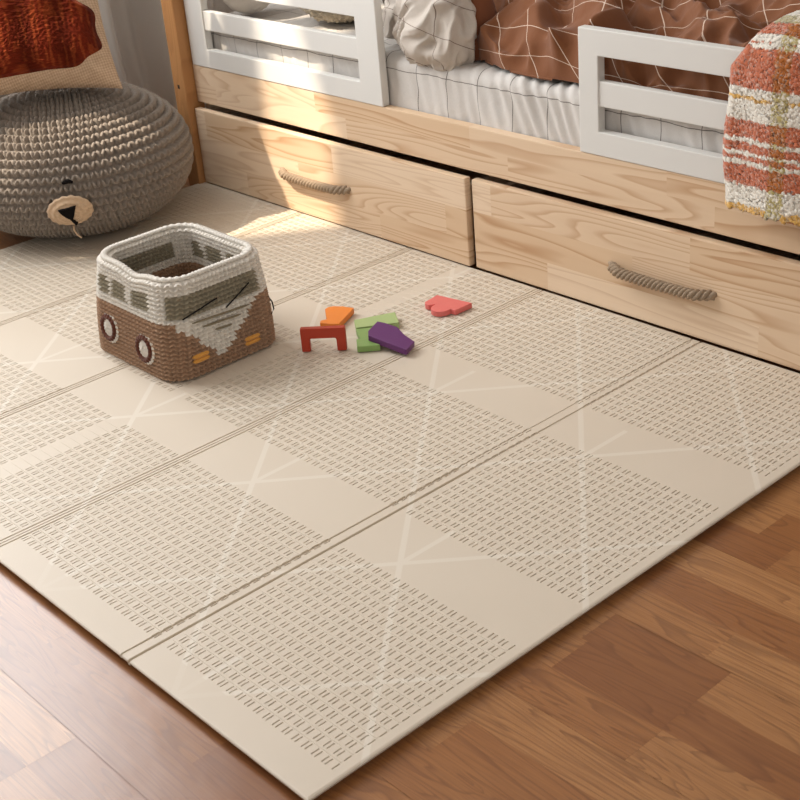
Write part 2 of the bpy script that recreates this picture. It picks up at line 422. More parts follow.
# ------------------------------------------------------------------ bed
bed = empty('bed', (0, 0, FZ))
tag(bed, 'natural pine child bed with two drawers and white guard rails along the mat', 'bed')
def bedpart(name, lst, m, bev=.0025, parent=None):
    o = boxes(name, lst, m, parent or bed, bev)
    if not parent: o.location = (0, 0, -FZ)
    return o
BX0, BX1 = -.985, 1.03
bedpart('side_rail', [((BX0, .008, .212), (BX1, .030, .307))], PINE)
bedpart('side_rail', [((BX0, .935, .0-FZ*0+FZ), (BX1, .955, .307))], PINE)
bedpart('end_panel', [((BX0-.003, .032, FZ), (BX0+.017, .933, .307))], PINE)
bedpart('end_panel', [((BX1-.02, .032, FZ), (BX1, .933, .307))], PINE)
bedpart('slat_base', [((BX0+.018, .032, .262), (BX1-.021, .933, .276))], PINE)
bedpart('post', [((-1.040, -.022, FZ), (-.988, .031, 1.6))], PINE_POST, .004)
bedpart('post', [((1.032, -.022, FZ), (1.084, .031, 1.6))], PINE_POST, .004)
bp = bedpart('bolt_hole', [((-1.020, -.0228, .247), (-1.012, -.0222, .257))], DARK, 0)
# white guard rails : frame with one middle bar
def guard(x0, x1, sl, sr):
    y0, y1 = .006, .026
    z = [.3075, .353, .400, .447, .493, .541]
    bm = bmesh.new(); O = [(x0, z[0]), (x1, z[0]), (x1, z[5]), (x0, z[5])]; I = [(x0+sl, z[1]), (x1-sr, z[1]), (x1-sr, z[4]), (x0+sl, z[4])]
    of, inf = ([bm.verts.new((a, y0, c)) for a, c in Q] for Q in (O, I)); ob, inb = ([bm.verts.new((a, y1, c)) for a, c in Q] for Q in (O, I))
    for k in range(4):
        n = (k+1) % 4
        bm.faces.new((of[k], of[n], inf[n], inf[k])); bm.faces.new((ob[n], ob[k], inb[k], inb[n]))
        bm.faces.new((of[n], of[k], ob[k], ob[n])); bm.faces.new((inf[k], inf[n], inb[n], inb[k]))
    bm.normal_update()
    bmesh.ops.bevel(bm, geom=[e_ for e_ in bm.edges if e_.calc_face_angle(0) > .5], offset=.0022, segments=2, profile=.6, affect='EDGES')
    box(bm, (x0+sl-.006, y0+.003, z[2]), (x1-sr+.006, y1-.001, z[3]), .0022)
    o = from_bm('guard_rail', bm, WHITE, bed); o.location = (0, 0, -FZ)
    o['label'] = 'white painted guard rail'
    return o
guard(-.980, -.262, .073, .070)
guard(.296, 1.02, .046, .046)
def rope(parent, xa, xb, z, y0):
    n = 64; cen = []
    for i in range(n+1):
        t = i/n; s = math.sin(PI*t)
        x = xa+(xb-xa)*t
        out = .017*min(1, s*2.6)
        cen.append(Vector((x, y0-out, z-.003*s)))
    cen = [Vector((xa+.004, y0+.012, z))]+cen+[Vector((xb-.004, y0+.012, z))]
    vs = []; fs = []
    for st in range(3):
        b0 = len(vs)
        for i, p in enumerate(cen):
            t = (cen[min(i+1, len(cen)-1)]-cen[max(i-1, 0)]).normalized()
            s = t.cross(Vector((0, 0, 1))).normalized(); u = s.cross(t)
            a = 2*PI*(i/len(cen)*8+st/3)
            c = p+(.0052)*(math.cos(a)*s+math.sin(a)*u)
            for k in range(8):
                q = 2*PI*k/8; vs.append(c+.0062*(math.cos(q)*s+math.sin(q)*u))
        for i in range(len(cen)-1):
            for k in range(8): fs.append((b0+i*8+k, b0+i*8+(k+1) % 8, b0+(i+1)*8+(k+1) % 8, b0+(i+1)*8+k))
    return mesh('rope_handle', vs, fs, ROPE, parent, True)
def drawer(x0, x1, y, hx0, hx1):
    bm = bmesh.new(); T = .018; top = .198
    box(bm, (x0, y, .0025), (x1, y+T, top), .003)
    box(bm, (x0+.02, y+T, .02), (x0+.034, .85, .17)); box(bm, (x1-.034, y+T, .02), (x1-.02, .85, .17))
    box(bm, (x0+.034, .836, .02), (x1-.034, .85, .17)); box(bm, (x0+.034, y+T, .02), (x1-.034, .836, .03))
    o = from_bm('drawer', bm, PINE, bed); o.location = (0, 0, -FZ)
    h = rope(o, hx0, hx1, .097, y); h['label'] = 'twisted jute rope handle'
    return o
drawer(-.984, -.010, -.006, -.640, -.395)
drawer(.004, 1.028, 0.0, .376, .609)

# mattress with checked fitted sheet : rounded box with pleats
def mattress():
    x0, x1, y0, y1, z0, z1 = -.955, 1.005, .034, .925, .2775, .415
    # cross-section path from bottom front over top to back
    path = []; R = .028
    for z in np.linspace(z0, z1-R, 12): path.append((y0, z, 0, -1))
    for a in np.linspace(0, PI/2, 9)[1:]: path.append((y0+R-R*math.cos(a), z1-R+R*math.sin(a), a, -1))
    for y in np.linspace(y0+R, y1-R, 46)[1:]: path.append((y, z1, PI/2, 0))
    for a in np.linspace(PI/2, 0, 6)[1:]: path.append((y1-R+R*math.cos(a), z1-R+R*math.sin(a), a, 1))
    for z in np.linspace(z1-R, z0, 4)[1:]: path.append((y1, z, 0, 1))
    arc = [0]
    for i in range(1, len(path)): arc.append(arc[-1]+math.hypot(path[i][0]-path[i-1][0], path[i][1]-path[i-1][1]))
    X = np.linspace(x0, x1, 760); V = []; P = []
    for i, (y, z, a, sgn) in enumerate(path):
        for x in X:
            front = sgn == -1 or (sgn == 0 and y < .26)
            fade = 1 if y < .08 else max(0, 1-(y-.08)/.18)
            g = math.exp(-((x-.19)/.13)**2)                      # gathered zone
            wob = .010*mn.noise(Vector((x*6, z*9, 3)))
            pl = (.0012+.0042*g)*math.sin((x+wob+(z-.38)*(.25+.3*g)+y*.25)*(190))*(.6+.8*mn.noise(Vector((x*14, 0, 1))))
            big = .0075*mn.noise(Vector((x*15+(z-.4)*9, z*5, y*5)))+.003*mn.noise(Vector((x*38+z*20, z*8, 7)))
            dsp = (pl+big)*fade if front else .004*mn.noise(Vector((x*8, y*8, 2)))
            ny = -math.cos(a) if sgn <= 0 else math.cos(a); nzc = math.sin(a)
            V.append((x, y+ny*dsp, z+nzc*dsp))
            P.append((x+.004*mn.noise(Vector((x*9, z*30, 0)))+.042+.0, arc[i]-.108+.046+.003*mn.noise(Vector((x*12, 0, 5))), 0))
    nu = len(path); nv = len(X)
    F = grid_faces(nu, nv).tolist()
    for side in (0, nv-1): F.append([i*nv+side for i in range(nu)])
    F.append([j for j in range(nv)]+[(nu-1)*nv+j for j in range(nv-1, -1, -1)])
    return mesh('mattress', V, F, SHEET, smooth=True, attrs={'puv': ('FLOAT_VECTOR', P)})
tag(mattress(), 'bed mattress in a pale grey fitted sheet with thin dark check lines', 'mattress')

# duvet : brown linen with white window check, heaped in folds
def seg_d(px, py, ax, ay, bx, by):
    t = max(0, min(1, ((px-ax)*(bx-ax)+(py-ay)*(by-ay))/((bx-ax)**2+(by-ay)**2)))
    return math.hypot(px-ax-t*(bx-ax), py-ay-t*(by-ay)), t
def duvet():
    nx, ny = 300, 170; x0, x1 = -.30, 1.0
    ridges = [(.00, .16, .20, .045, .030, .030), (.10, .20, .33, .06, .035, .035), (.30, .22, .60, .10, .04, .030), (-.12, .30, .12, .18, .03, .02),
              (.45, .28, .85, .20, .05, .035), (.20, .40, .55, .33, .05, .04), (.62, .40, .95, .34, .06, .05)]
    valleys = [(.05, .24, .16, .09, .030, .045), (.22, .24, .42, .07, .03, .03), (.36, .30, .75, .15, .035, .025), (-.2, .3, .02, .12, .04, .03)]
    V = []; P = []
    top = []; ye = []
    for i in range(nx):
        x = x0+(x1-x0)*i/(nx-1)
        e_ = .046+max(0, .06-x)*.45+.006*mn.noise(Vector((x*9, 0, 0)))
        for j in range(ny):
            t = j/(ny-1); y = e_+(.86-e_)*t**1.7
            s = y-e_
            xx = x+.02*mn.noise(Vector((x*4, y*4, 8))); yy = y+.02*mn.noise(Vector((x*4, y*4, 18)))
            H = .075+.045*(1-math.exp(-s/.12))+.02*mn.noise(Vector((x*3, y*3, 0)))
            h = H*(1-math.exp(-s/.035))
            for (ax, ay, bx, by, w, a) in ridges:
                d, tt = seg_d(xx, yy, ax, ay, bx, by); h += a*math.exp(-(d/w)**2)*min(1, s/.03)
            for (ax, ay, bx, by, w, a) in valleys:
                d, tt = seg_d(xx, yy, ax, ay, bx, by); h -= a*math.exp(-(d/w)**2)*min(1, s/.03)
            q = mn.noise(Vector((x*7+y*6, y*11-x*2, 4)))
            wx = x+.05*mn.noise(Vector((x*5, y*5, 40))); wy = y+.05*mn.noise(Vector((x*5, y*5, 50)))
            rid = 1-abs(mn.noise(Vector((wx*8+wy*9, wy*9-wx*3, 9))))*2.4; rid2 = 1-abs(mn.noise(Vector((wx*17+wy*13, wy*15-wx*9, 19))))*2.4
            h += (.020*q+.030*rid+.013*rid2-.012+.004*mn.noise(Vector((x*34, y*34, 1))))*min(1, s/.03)
            h = max(h, .004)
            z = .419+h
            yb = y-(.018+.016*rid+.012*rid2)*math.sin(min(1, s/.08)*PI)
            V.append((x+.010*mn.noise(Vector((x*6, y*10, 31))), yb, z))
            P.append((x*.80+.62*s+.035*mn.noise(Vector((x*4.2, y*4.2, 2)))+h*.35, s+h*1.1+.20*x*0+.045*mn.noise(Vector((x*3.6, y*4, 12)))-.004, 0))
    F = grid_faces(nx, ny)[:, ::-1].tolist()
    return mesh('duvet', V, F, DUVET_M, smooth=True, attrs={'puv': ('FLOAT_VECTOR', P)}), nx, ny
dv, _, _ = duvet()
so = dv.modifiers.new('thickness', 'SOLIDIFY'); so.thickness = .004; so.offset = -1
tag(dv, 'rumpled brown linen duvet with thin white check lines, spread over the mattress', 'duvet')

# ---- puffy cloth built on a sphere grid: centre, radii, shape power, fold function
def puff(name, c, r, m, rot=0, tilt=0, n=150, p=2.6, folds=None, parent=None, noise_amp=.008, seed=0, flat=.0, uvs=1.0, droop=0.0):
    V = []; P = []; nu, nv = n, n*2
    R = Matrix.Rotation(rot, 3, 'Z') @ Matrix.Rotation(tilt, 3, 'X')
    for i in range(nu):
        th = PI*(i+.02)/(nu-.96)-PI/2
        for j in range(nv):
            ph = 2*PI*j/nv
            cx, sx = math.cos(ph), math.sin(ph); ct, st = math.cos(th), math.sin(th)
            f = lambda a, e_: math.copysign(abs(a)**e_, a)
            e1 = 2/p
            d = Vector((f(cx, e1)*f(ct, .9), f(sx, e1)*f(ct, .9), f(st, 1.0)))
            k = 1.0
            q = Vector((d.x*r[0], d.y*r[1], d.z*r[2]))
            nn_ = Vector((d.x/r[0], d.y/r[1], d.z/r[2])).normalized()
            amp = folds(d, ph) if folds else 0
            amp += noise_amp*mn.fractal(Vector((q.x*9+seed, q.y*9, q.z*9)), 1., 2., 3)
            q = q+nn_*amp
            if droop:
                w_ = max(0, d.x)**2; q.z -= droop*w_*(1-d.z)*.5; q.y -= droop*.9*w_*max(0, -d.z+.2)
            if flat and q.z < -r[2]*flat-(droop*max(0, d.x-.5)*1.1): q.z = -r[2]*flat-(droop*max(0, d.x-.5)*1.1)+.1*(q.z+r[2]*flat)
            V.append(R @ q+Vector(c)); P.append(((q.x+.02*mn.noise(q*6))*uvs, (q.z*1.3+q.y*.6+.03*mn.noise(q*5))*uvs, 0))
    F = grid_faces(nu, nv, True).tolist(); F.append(list(range(nv))[::-1]); F.append([(nu-1)*nv+j for j in range(nv)])
    return mesh(name, V, F, m, parent, True, attrs={'puv': ('FLOAT_VECTOR', P)})

def pf(d, ph):
    # deep gathers running up from the lower front corner
    a = math.atan2(d.z+1.0, d.x+.2-.9)
    wz = d.z+.25*mn.noise(d*2.0+Vector((3, 1, 7))); wx = d.x+.25*mn.noise(d*2.0+Vector((9, 4, 2)))
    r1 = 1-abs(mn.noise(Vector((wx*3.2-wz*1.2, d.y*1.5, wz*1.1+5))))*2.6
    r2 = 1-abs(mn.noise(Vector((wx*6.5-wz*2.5, d.y*3, wz*2.4+9))))*2.6
    return .016*r1+.006*r2-.012+.005*math.sin(a*4+d.z*3+1.0)
pl = empty('pillow', (-.2, .2, .42))
tag(pl, 'crumpled light grey checked pillow with brown back, lying before the brown duvet', 'pillow')
o = puff('pillow_front', (-.002, -.088, .072), (.168, .080, .135), PILLOW_L, rot=-.30, droop=.030, folds=pf, noise_amp=.016, n=130, p=2.4, seed=2, flat=.62, parent=pl)
o2 = puff('pillow_back', (.122, -.078, .052), (.040, .045, .110), BROWN_PLAIN, rot=-.3, noise_amp=.01, n=60, p=2.6, seed=8, flat=.5, parent=pl)
o2['label'] = 'brown back side of the pillow'
pr = puff('pillow', (-.40, .42, .472), (.20, .17, .085), PILLOW_L, rot=.2, noise_amp=.014, n=100, p=2.6, seed=5, flat=.60)
tag(pr, 'light grey checked pillow lying flat behind the crumpled one with the brown back', 'pillow')
pt = puff('pillow', (.30, .62, .675), (.26, .16, .055), PILLOW_L, rot=.1, noise_amp=.014, n=90, p=2.6, seed=11, flat=.8)
tag(pt, 'light grey pillow lying on the brown duvet at the back of the bed', 'pillow')

# ------------------------------------------------------------------ blanket over the right guard rail
def blanket():
    # path in (y,z) from the bed over the rail and down the front
    pts = [(.16, .575), (.10, .585), (.055, .590), (.018, .583), (-.012, .560), (-.024, .52), (-.025, .46), (-.024, .40), (-.025, .34), (-.028, .288)]
    P3 = [Vector((0, a, c)) for a, c in pts]
    # resample
    dense = []
    for i in range(len(P3)-1):
        p0 = P3[max(i-1, 0)]; p1 = P3[i]; p2 = P3[i+1]; p3 = P3[min(i+2, len(P3)-1)]
        for k in range(34):
            t = k/34
            dense.append(.5*((2*p1)+(-p0+p2)*t+(2*p0-5*p1+4*p2-p3)*t*t+(-p0+3*p1-3*p2+p3)*t**3))
    dense.append(P3[-1]); nu = len(dense); nv = 290
    V = []; Cc = []
    rust = np.array(srgb(186, 102, 68)[:3]); white = np.array(srgb(226, 219, 206)[:3]); yel = np.array(srgb(214, 166, 84)[:3])
    ol = np.array(srgb(178, 166, 128)[:3]); must = np.array(srgb(168, 96, 34)[:3]); olw = np.array(srgb(178, 162, 104)[:3])
    bands = [(9, 'w'), (.590, 'w'), (.574, 'o'), (.560, 'r'), (.553, 'w'), (.497, 'r') , (.483, 'w'), (.477, 'y'), (.443, 'w'), (.412, 'r'), (.404, 'w'), (.389, 'r'), (.384, 'w'), (.374, 'r'), (.367, 'w'), (.333, 'r'), (.298, 'w'), (-1, 'y')]
    for i, p in enumerate(dense):
        a = dense[min(i+1, nu-1)]-dense[max(i-1, 0)]; nrm = Vector((0, -a.z, a.y)).normalized()
        if nrm.z < 0 and p.z > .56: nrm = -nrm
        if p.z <= .56 and nrm.y > 0: nrm = -nrm
        for j in range(nv):
            w = j/(nv-1)
            xl = .652+.005*math.sin(p.z*28)+(.055*max(0, (p.z-.52)/.07))
            if p.z > .55: xl += max(0, p.y-.0)*.35
            x = xl+w*(1.0-xl)
            fold = .006*math.sin(x*34+p.z*3)*min(1, w*6)+.004*mn.noise(Vector((x*10, p.z*10, 2)))
            roundedge = -.010*max(0, 1-w/.035)**2
            fz = .0012*mn.noise(Vector((x*230, p.z*230+p.y*230, 0)))+.0014*mn.noise(Vector((x*520, p.z*520, p.y*520)))
            q = Vector((x+.0018*mn.noise(Vector((p.z*200, x*200, 5))), p.y, p.z))+nrm*(fold+roundedge+fz+.004)
            V.append(q)
            # band
            zc = p.z-(x-.71)*.10 if i > 100 else 9-(p.y)
            zz = p.z-(x-.71)*.02+.003*mn.noise(Vector((x*90, p.z*90, 0)))+.002*mn.noise(Vector((x*260, p.z*260, 0)))
            if p.y > .03: zz = .62
            elif p.y > -.012 and p.z > .55: zz = .554+.036*max(0, (p.y+.012)/.04)
            c = 'w'
            for b_, k in bands:
                if zz > b_: c = last; break
                last = k
            else: c = 'y'
            # colour between thresholds is the band listed with the lower limit
            for q_ in range(1, len(bands)):
                if zz > bands[q_][0]: c = bands[q_][1]; break
            col = {'w': white, 'r': rust, 'y': yel, 'o': ol}[c]
            vx = abs(x-.757+.0*p.z+.002*mn.noise(Vector((x*100, p.z*130, 1))))
            if vx < .0135 or abs(x-.93) < .013: col = must if c == 'r' else (olw if random.random() < .7 else white)
            if random.random() < .10: col = col*.6+white*.4
            Cc.append((*(col*(.86+.28*random.random())), 1))
    F = grid_faces(nu, nv).tolist()
    o = mesh('blanket', V, F, attr_mat('fleecy_plaid', rough=.95, sheen=.5, nscale=900, nb=.6), None, True, attrs={'Col': ('FLOAT_COLOR', Cc)})
    so = o.modifiers.new('thickness', 'SOLIDIFY'); so.thickness = .010; so.offset = -1
    return o
bk = blanket()
tag(bk, 'fluffy rust, white and mustard plaid blanket hanging over the right guard rail', 'blanket')
# under layer of the same blanket showing below the hem
V = []; Cc = []
rust = np.array(srgb(176, 84, 50)[:3])
for i in range(40):
    z = .34-.069*i/39
    for j in range(120):
        x = .70+.3*j/119+.02*max(0, (.29-z)/.02)*max(0, 1-j/10)
        V.append((x, -.006+.002*mn.noise(Vector((x*150, z*150, 0))), z-.0+.003*mn.noise(Vector((x*60, 0, 0)))))
        Cc.append((*(rust*(.8+.35*random.random())), 1))
lo = mesh('blanket_underlayer', V, grid_faces(40, 120).tolist(), attr_mat('fleecy_rust', rough=.95, sheen=.5, nscale=900, nb=.6), bk, True, attrs={'Col': ('FLOAT_COLOR', Cc)})
so = lo.modifiers.new('thickness', 'SOLIDIFY'); so.thickness = .008; so.offset = 0

# ------------------------------------------------------------------ crochet surfaces
def stitch(a, b, slant=.18, la=.25, lb=.52):
    """two slanted lobes per cell; a, b arrays in 0..1 -> height 0..1"""
    out = np.zeros_like(a)
    for ac, s in ((.27, slant), (.75, -slant)):
        for sh in (-1, 0, 1):
            for sb in (-1, 0, 1):
                bb = b+sb; aa = a+sh
                d2 = ((aa-ac-s*(bb-.5))/la)**2+((bb-.5)/lb)**2
                out = np.maximum(out, np.clip(1-d2, 0, 1))
    return np.sqrt(out)

# pouf
def pouf():
    a, h = .279, .157; n = 25; sub = 8; cols = 680
    # profile, superellipse from top centre to bottom
    prof = []
    for t in np.linspace(0, PI, 400):
        s, c = math.sin(t), math.cos(t)
        prof.append((a*abs(s)**.92, h*math.copysign(abs(c)**.92, c)))
    prof = np.array(prof); dl = np.r_[0, np.cumsum(np.hypot(*np.diff(prof, axis=0).T))]
    Ltot = dl[-1]; nr = int(Ltot/.0205); L_ = np.linspace(.002, Ltot*.985, nr*sub+1)
    rr = np.interp(L_, dl, prof[:, 0]); zz = np.interp(L_, dl, prof[:, 1])
    dr = np.gradient(rr); dz = np.gradient(zz); ln_ = np.hypot(dr, dz); nr_r = -dz/ln_; nr_z = dr/ln_
    th = np.linspace(0, 2*PI, cols, endpoint=False)
    V = np.zeros((len(L_), cols, 3)); C_ = np.zeros((len(L_), cols, 4)); C_[..., 3] = 1
    rown = L_/Ltot*nr
    for i in range(len(L_)):
        row = int(min(rown[i], nr-1e-6)); bfr = rown[i]-row
        rc = np.interp((row+.5)/nr*Ltot, dl, prof[:, 0]); ns = max(6, round(2*PI*rc/.0212))
        al = (th/(2*PI)*ns+.5*(row % 2)+.05*np.sin(th*9+row)) % 1
        hh = stitch(al, np.full_like(al, bfr), .35, .215, .44)
        amp = .0150
        d = hh*amp*min(1, rc/.03)+.004*np.sin(3*th+1)*math.sin(PI*i/len(L_))
        V[i, :, 0] = (rr[i]+nr_r[i]*d)*np.cos(th); V[i, :, 1] = (rr[i]+nr_r[i]*d)*np.sin(th); V[i, :, 2] = zz[i]+nr_z[i]*d*-1*-1
    V[..., 2] = np.maximum(V[..., 2], -h+.004)
    F = grid_faces(len(L_), cols, True)
    o = mesh('pouf', V.reshape(-1, 3), F.tolist()+[list(range(cols))[::-1], [(len(L_)-1)*cols+j for j in range(cols)]],
             plain('taupe_cord', srgb(150, 138, 126), .85, .25, .2, 700, .5, .25), None, True)
    return o
pf_o = pouf(); PFC = Vector((-1.012, -.352, .158)); pf_o.location = PFC
tag(pf_o, 'big round taupe crochet floor pouf with a bear face, left corner of the mat', 'pouf')
CREAM = plain('cream_cord', srgb(214, 184, 152), .85, .2, .2, 600, .6, .2)
BLACK = plain('black_felt', srgb(22, 18, 18), .9, .1)
def on_pouf(px, py, pz):
    d = Vector((px, py, pz))-PFC; nrm = Vector((d.x/.29**2, d.y/.29**2, d.z/.168**2)).normalized()
    return nrm
def frame_mat(c, nrm, roll=0):
    z = nrm; x = Vector((0, 0, 1)).cross(z).normalized(); y = z.cross(x)
    M = Matrix((x, y, z)).transposed().to_4x4(); M.translation = c
    return M @ Matrix.Rotation(roll, 4, 'Z')
fn_ = on_pouf(-.779, -.506, .118)
mz = frame_mat(Vector((-.779, -.506, .118))-PFC+fn_*.008, fn_, .1)
V = []; nr, nc = 30, 96
for i in range(nr):
    r = (i/(nr-1)); z = .012*(1-r**3)+.0016*math.sin(r*PI*9) + .0
    for j in range(nc):
        q = 2*PI*j/nc; k = 1+.015*math.sin(q*16)*r
        V.append(mz @ Vector((r*k*.052*math.cos(q), r*k*.043*math.sin(q), z+.0012*math.sin(q*18)*r-.0055*(r*math.cos(q))**2-.008*(r*math.sin(q))**2)))
F = grid_faces(nr, nc, True)[:, ::-1].tolist()
muz = mesh('muzzle', V, F, CREAM, pf_o, True); muz['label'] = 'cream crochet bear muzzle'
so = muz.modifiers.new('t', 'SOLIDIFY'); so.thickness = .006; so.offset = -1
def plate(name, poly, zf, t, m, M, parent):
    bm = bmesh.new(); lo_ = [bm.verts.new(M @ Vector((x, y, zf(x, y)-.002))) for x, y in poly]; hi_ = [bm.verts.new(M @ Vector((x, y, zf(x, y)+t))) for x, y in poly]
    n = len(poly); bm.faces.new(lo_[::-1]); bm.faces.new(hi_)
    for i in range(n): bm.faces.new((lo_[i], lo_[(i+1) % n], hi_[(i+1) % n], hi_[i]))
    return from_bm(name, bm, m, parent)
zf = lambda x, y: .0125-.0055*(x/.052)**2-.008*(y/.043)**2
nose = plate('nose', [(-.022, .021), (.0, .023), (.019, .024), (.010, .004), (.003, -.010), (-.006, -.005), (-.016, .008)], zf, .003, BLACK, mz, muz)
plate('mouth', [(-.003, -.006), (.003, -.008), (.010, -.026), (.004, -.030)], zf, .0045, BLACK, mz, muz)
tube('yarn_tail', [mz @ Vector((-.005, -.040, .0)), mz @ Vector((-.006, -.052, .004)), mz @ Vector((-.002, -.062, .008)), mz @ Vector((.006, -.066, .016))], .0022, CREAM, muz)
en = on_pouf(-.766, -.505, .186)
me_ = frame_mat(Vector((-.7667, -.505, .186))-PFC+en*.006, en)
tube('eye', [me_ @ Vector((x, .002*math.cos(x*200), .004)) for x in np.linspace(-.012, .012, 9)], [.002, .004, .005, .0055, .0055, .0055, .005, .004, .002], BLACK, pf_o)

# ------------------------------------------------------------------ pumpkin cushion on the pouf
def cushion():
    W, Hh, T = .46, .46, .085
    br = Vector((-.845, -.280, .333)); bdir = Vector((-.50, -.866, 0)).normalized(); back = Vector((-.866, .50, 0))
    tilt = .42
    up = (Vector((0, 0, 1))*math.cos(tilt)+back*math.sin(tilt)).normalized()
    nrm = bdir.cross(up).normalized()
    if nrm.x < 0: nrm = -nrm
    n = 110
    def pos(u, v, side, extra=0):
        # u from right (0) to left (1), v from bottom (0) to top (1)
        a, b_ = 2*u-1, 2*v-1
        pin = 1-.10*(1-abs(a)**2)*abs(b_)**3; pin2 = 1-.10*(1-abs(b_)**2)*abs(a)**3
        x = (.5+.5*a*pin2)*W; y = (.5+.5*b_*pin)*Hh
        t = T*(max(0, 1-a**4)*max(0, 1-b_**4))**.6
        wr = .004*mn.noise(Vector((u*7, v*7, side)))+.010*math.exp(-((u-.1)**2+(v-.1)**2)/.01)*math.sin((u-v)*40)*.4
        return br+bdir*x+up*y+nrm*(side*(t+wr*min(1, t/.02))+extra), t
    V = []
    for side in (1, -1):
        for i in range(n):
            for j in range(n): V.append(pos(i/(n-1), j/(n-1), side)[0])
    F = grid_faces(n, n)[:, ::-1].tolist()+(grid_faces(n, n)+n*n).tolist()
    bur, nt, b = new_mat('burlap')
    tc = N(nt, 'ShaderNodeTexCoord')
    mp = N(nt, 'ShaderNodeMapping'); mp.inputs['Rotation'].default_value = (0, .42, -1.05); nt.links.new(tc.outputs['Object'], mp.inputs['Vector'])
    w1 = N(nt, 'ShaderNodeTexWave', wave_type='BANDS', bands_direction='X', i_Scale=55.0, i_Distortion=2.0, i_Detail=2.0)
    w2 = N(nt, 'ShaderNodeTexWave', wave_type='BANDS', bands_direction='Z', i_Scale=55.0, i_Distortion=2.0, i_Detail=2.0)
    for w in (w1, w2): nt.links.new(mp.outputs[0], w.inputs['Vector'])
    ns = N(nt, 'ShaderNodeTexNoise', i_Scale=60.0, i_Detail=4.0); nt.links.new(mp.outputs[0], ns.inputs['Vector'])
    hgt = M_(nt, 'MULTIPLY', M_(nt, 'ADD', w1.outputs['Fac'], w2.outputs['Fac']), .5)
    cc = mixc(nt, M_(nt, 'MULTIPLY', M_(nt, 'ADD', hgt, ns.outputs[0]), .5), srgb(152, 124, 98), srgb(222, 196, 168))
    nt.links.new(cc, b.inputs['Base Color']); b.inputs['Roughness'].default_value = .9; bump(nt, b, hgt, .5, .0015)
    c = mesh('pumpkin_cushion', V, F, bur, None, True)
    # tufted pumpkin
    V = []; Cc = []; nr, nc = 70, 220
    cu, cv = .47, .285
    for i in range(nr):
        r = i/(nr-1)
        for j in range(nc):
            q = 2*PI*j/nc
            lob = 1+.035*math.cos(q*9)*r
            su = .43*(abs(math.cos(q))**.75)*math.copysign(1, math.cos(q)); sv = .20*(abs(math.sin(q))**.8)*math.copysign(1, math.sin(q))
            u_ = cu+r*lob*su; v_ = cv+r*lob*sv
            if u_ < .003 or u_ > .997 or v_ < .003: u_ = min(max(u_, .003), .997); v_ = max(v_, .003)
            edge_ = min(1, (1-r)/.06)
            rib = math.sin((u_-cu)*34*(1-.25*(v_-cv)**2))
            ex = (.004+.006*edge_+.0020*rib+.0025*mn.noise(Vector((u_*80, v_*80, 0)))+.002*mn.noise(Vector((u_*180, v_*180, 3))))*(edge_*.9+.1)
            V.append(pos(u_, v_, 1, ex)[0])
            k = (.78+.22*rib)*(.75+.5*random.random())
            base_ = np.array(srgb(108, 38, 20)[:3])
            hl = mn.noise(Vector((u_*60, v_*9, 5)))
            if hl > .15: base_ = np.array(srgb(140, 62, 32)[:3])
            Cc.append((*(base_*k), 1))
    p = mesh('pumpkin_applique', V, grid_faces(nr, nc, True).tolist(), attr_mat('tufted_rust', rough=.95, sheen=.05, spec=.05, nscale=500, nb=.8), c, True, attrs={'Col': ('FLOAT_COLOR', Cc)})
    p['label'] = 'tufted rust red pumpkin'
    V = []
    for i in range(30):
        for j in range(24):
            u_ = .33+.16*j/23+.02*i/29; v_ = .455+.16*i/29
            ex = .004+.006*math.sin(PI*j/23)+.002*mn.noise(Vector((u_*200, v_*200, 1)))
            V.append(pos(u_-.0, v_, 1, ex)[0])
    mesh('pumpkin_stem', V, grid_faces(30, 24)[:, ::-1].tolist(), plain('grey_tuft', srgb(110, 98, 86), .95, .1, .3, 400, .9, .4), p, True)
    return c
tag(cushion(), 'burlap cushion with tufted rust pumpkin, leaning on top of the pouf', 'cushion')

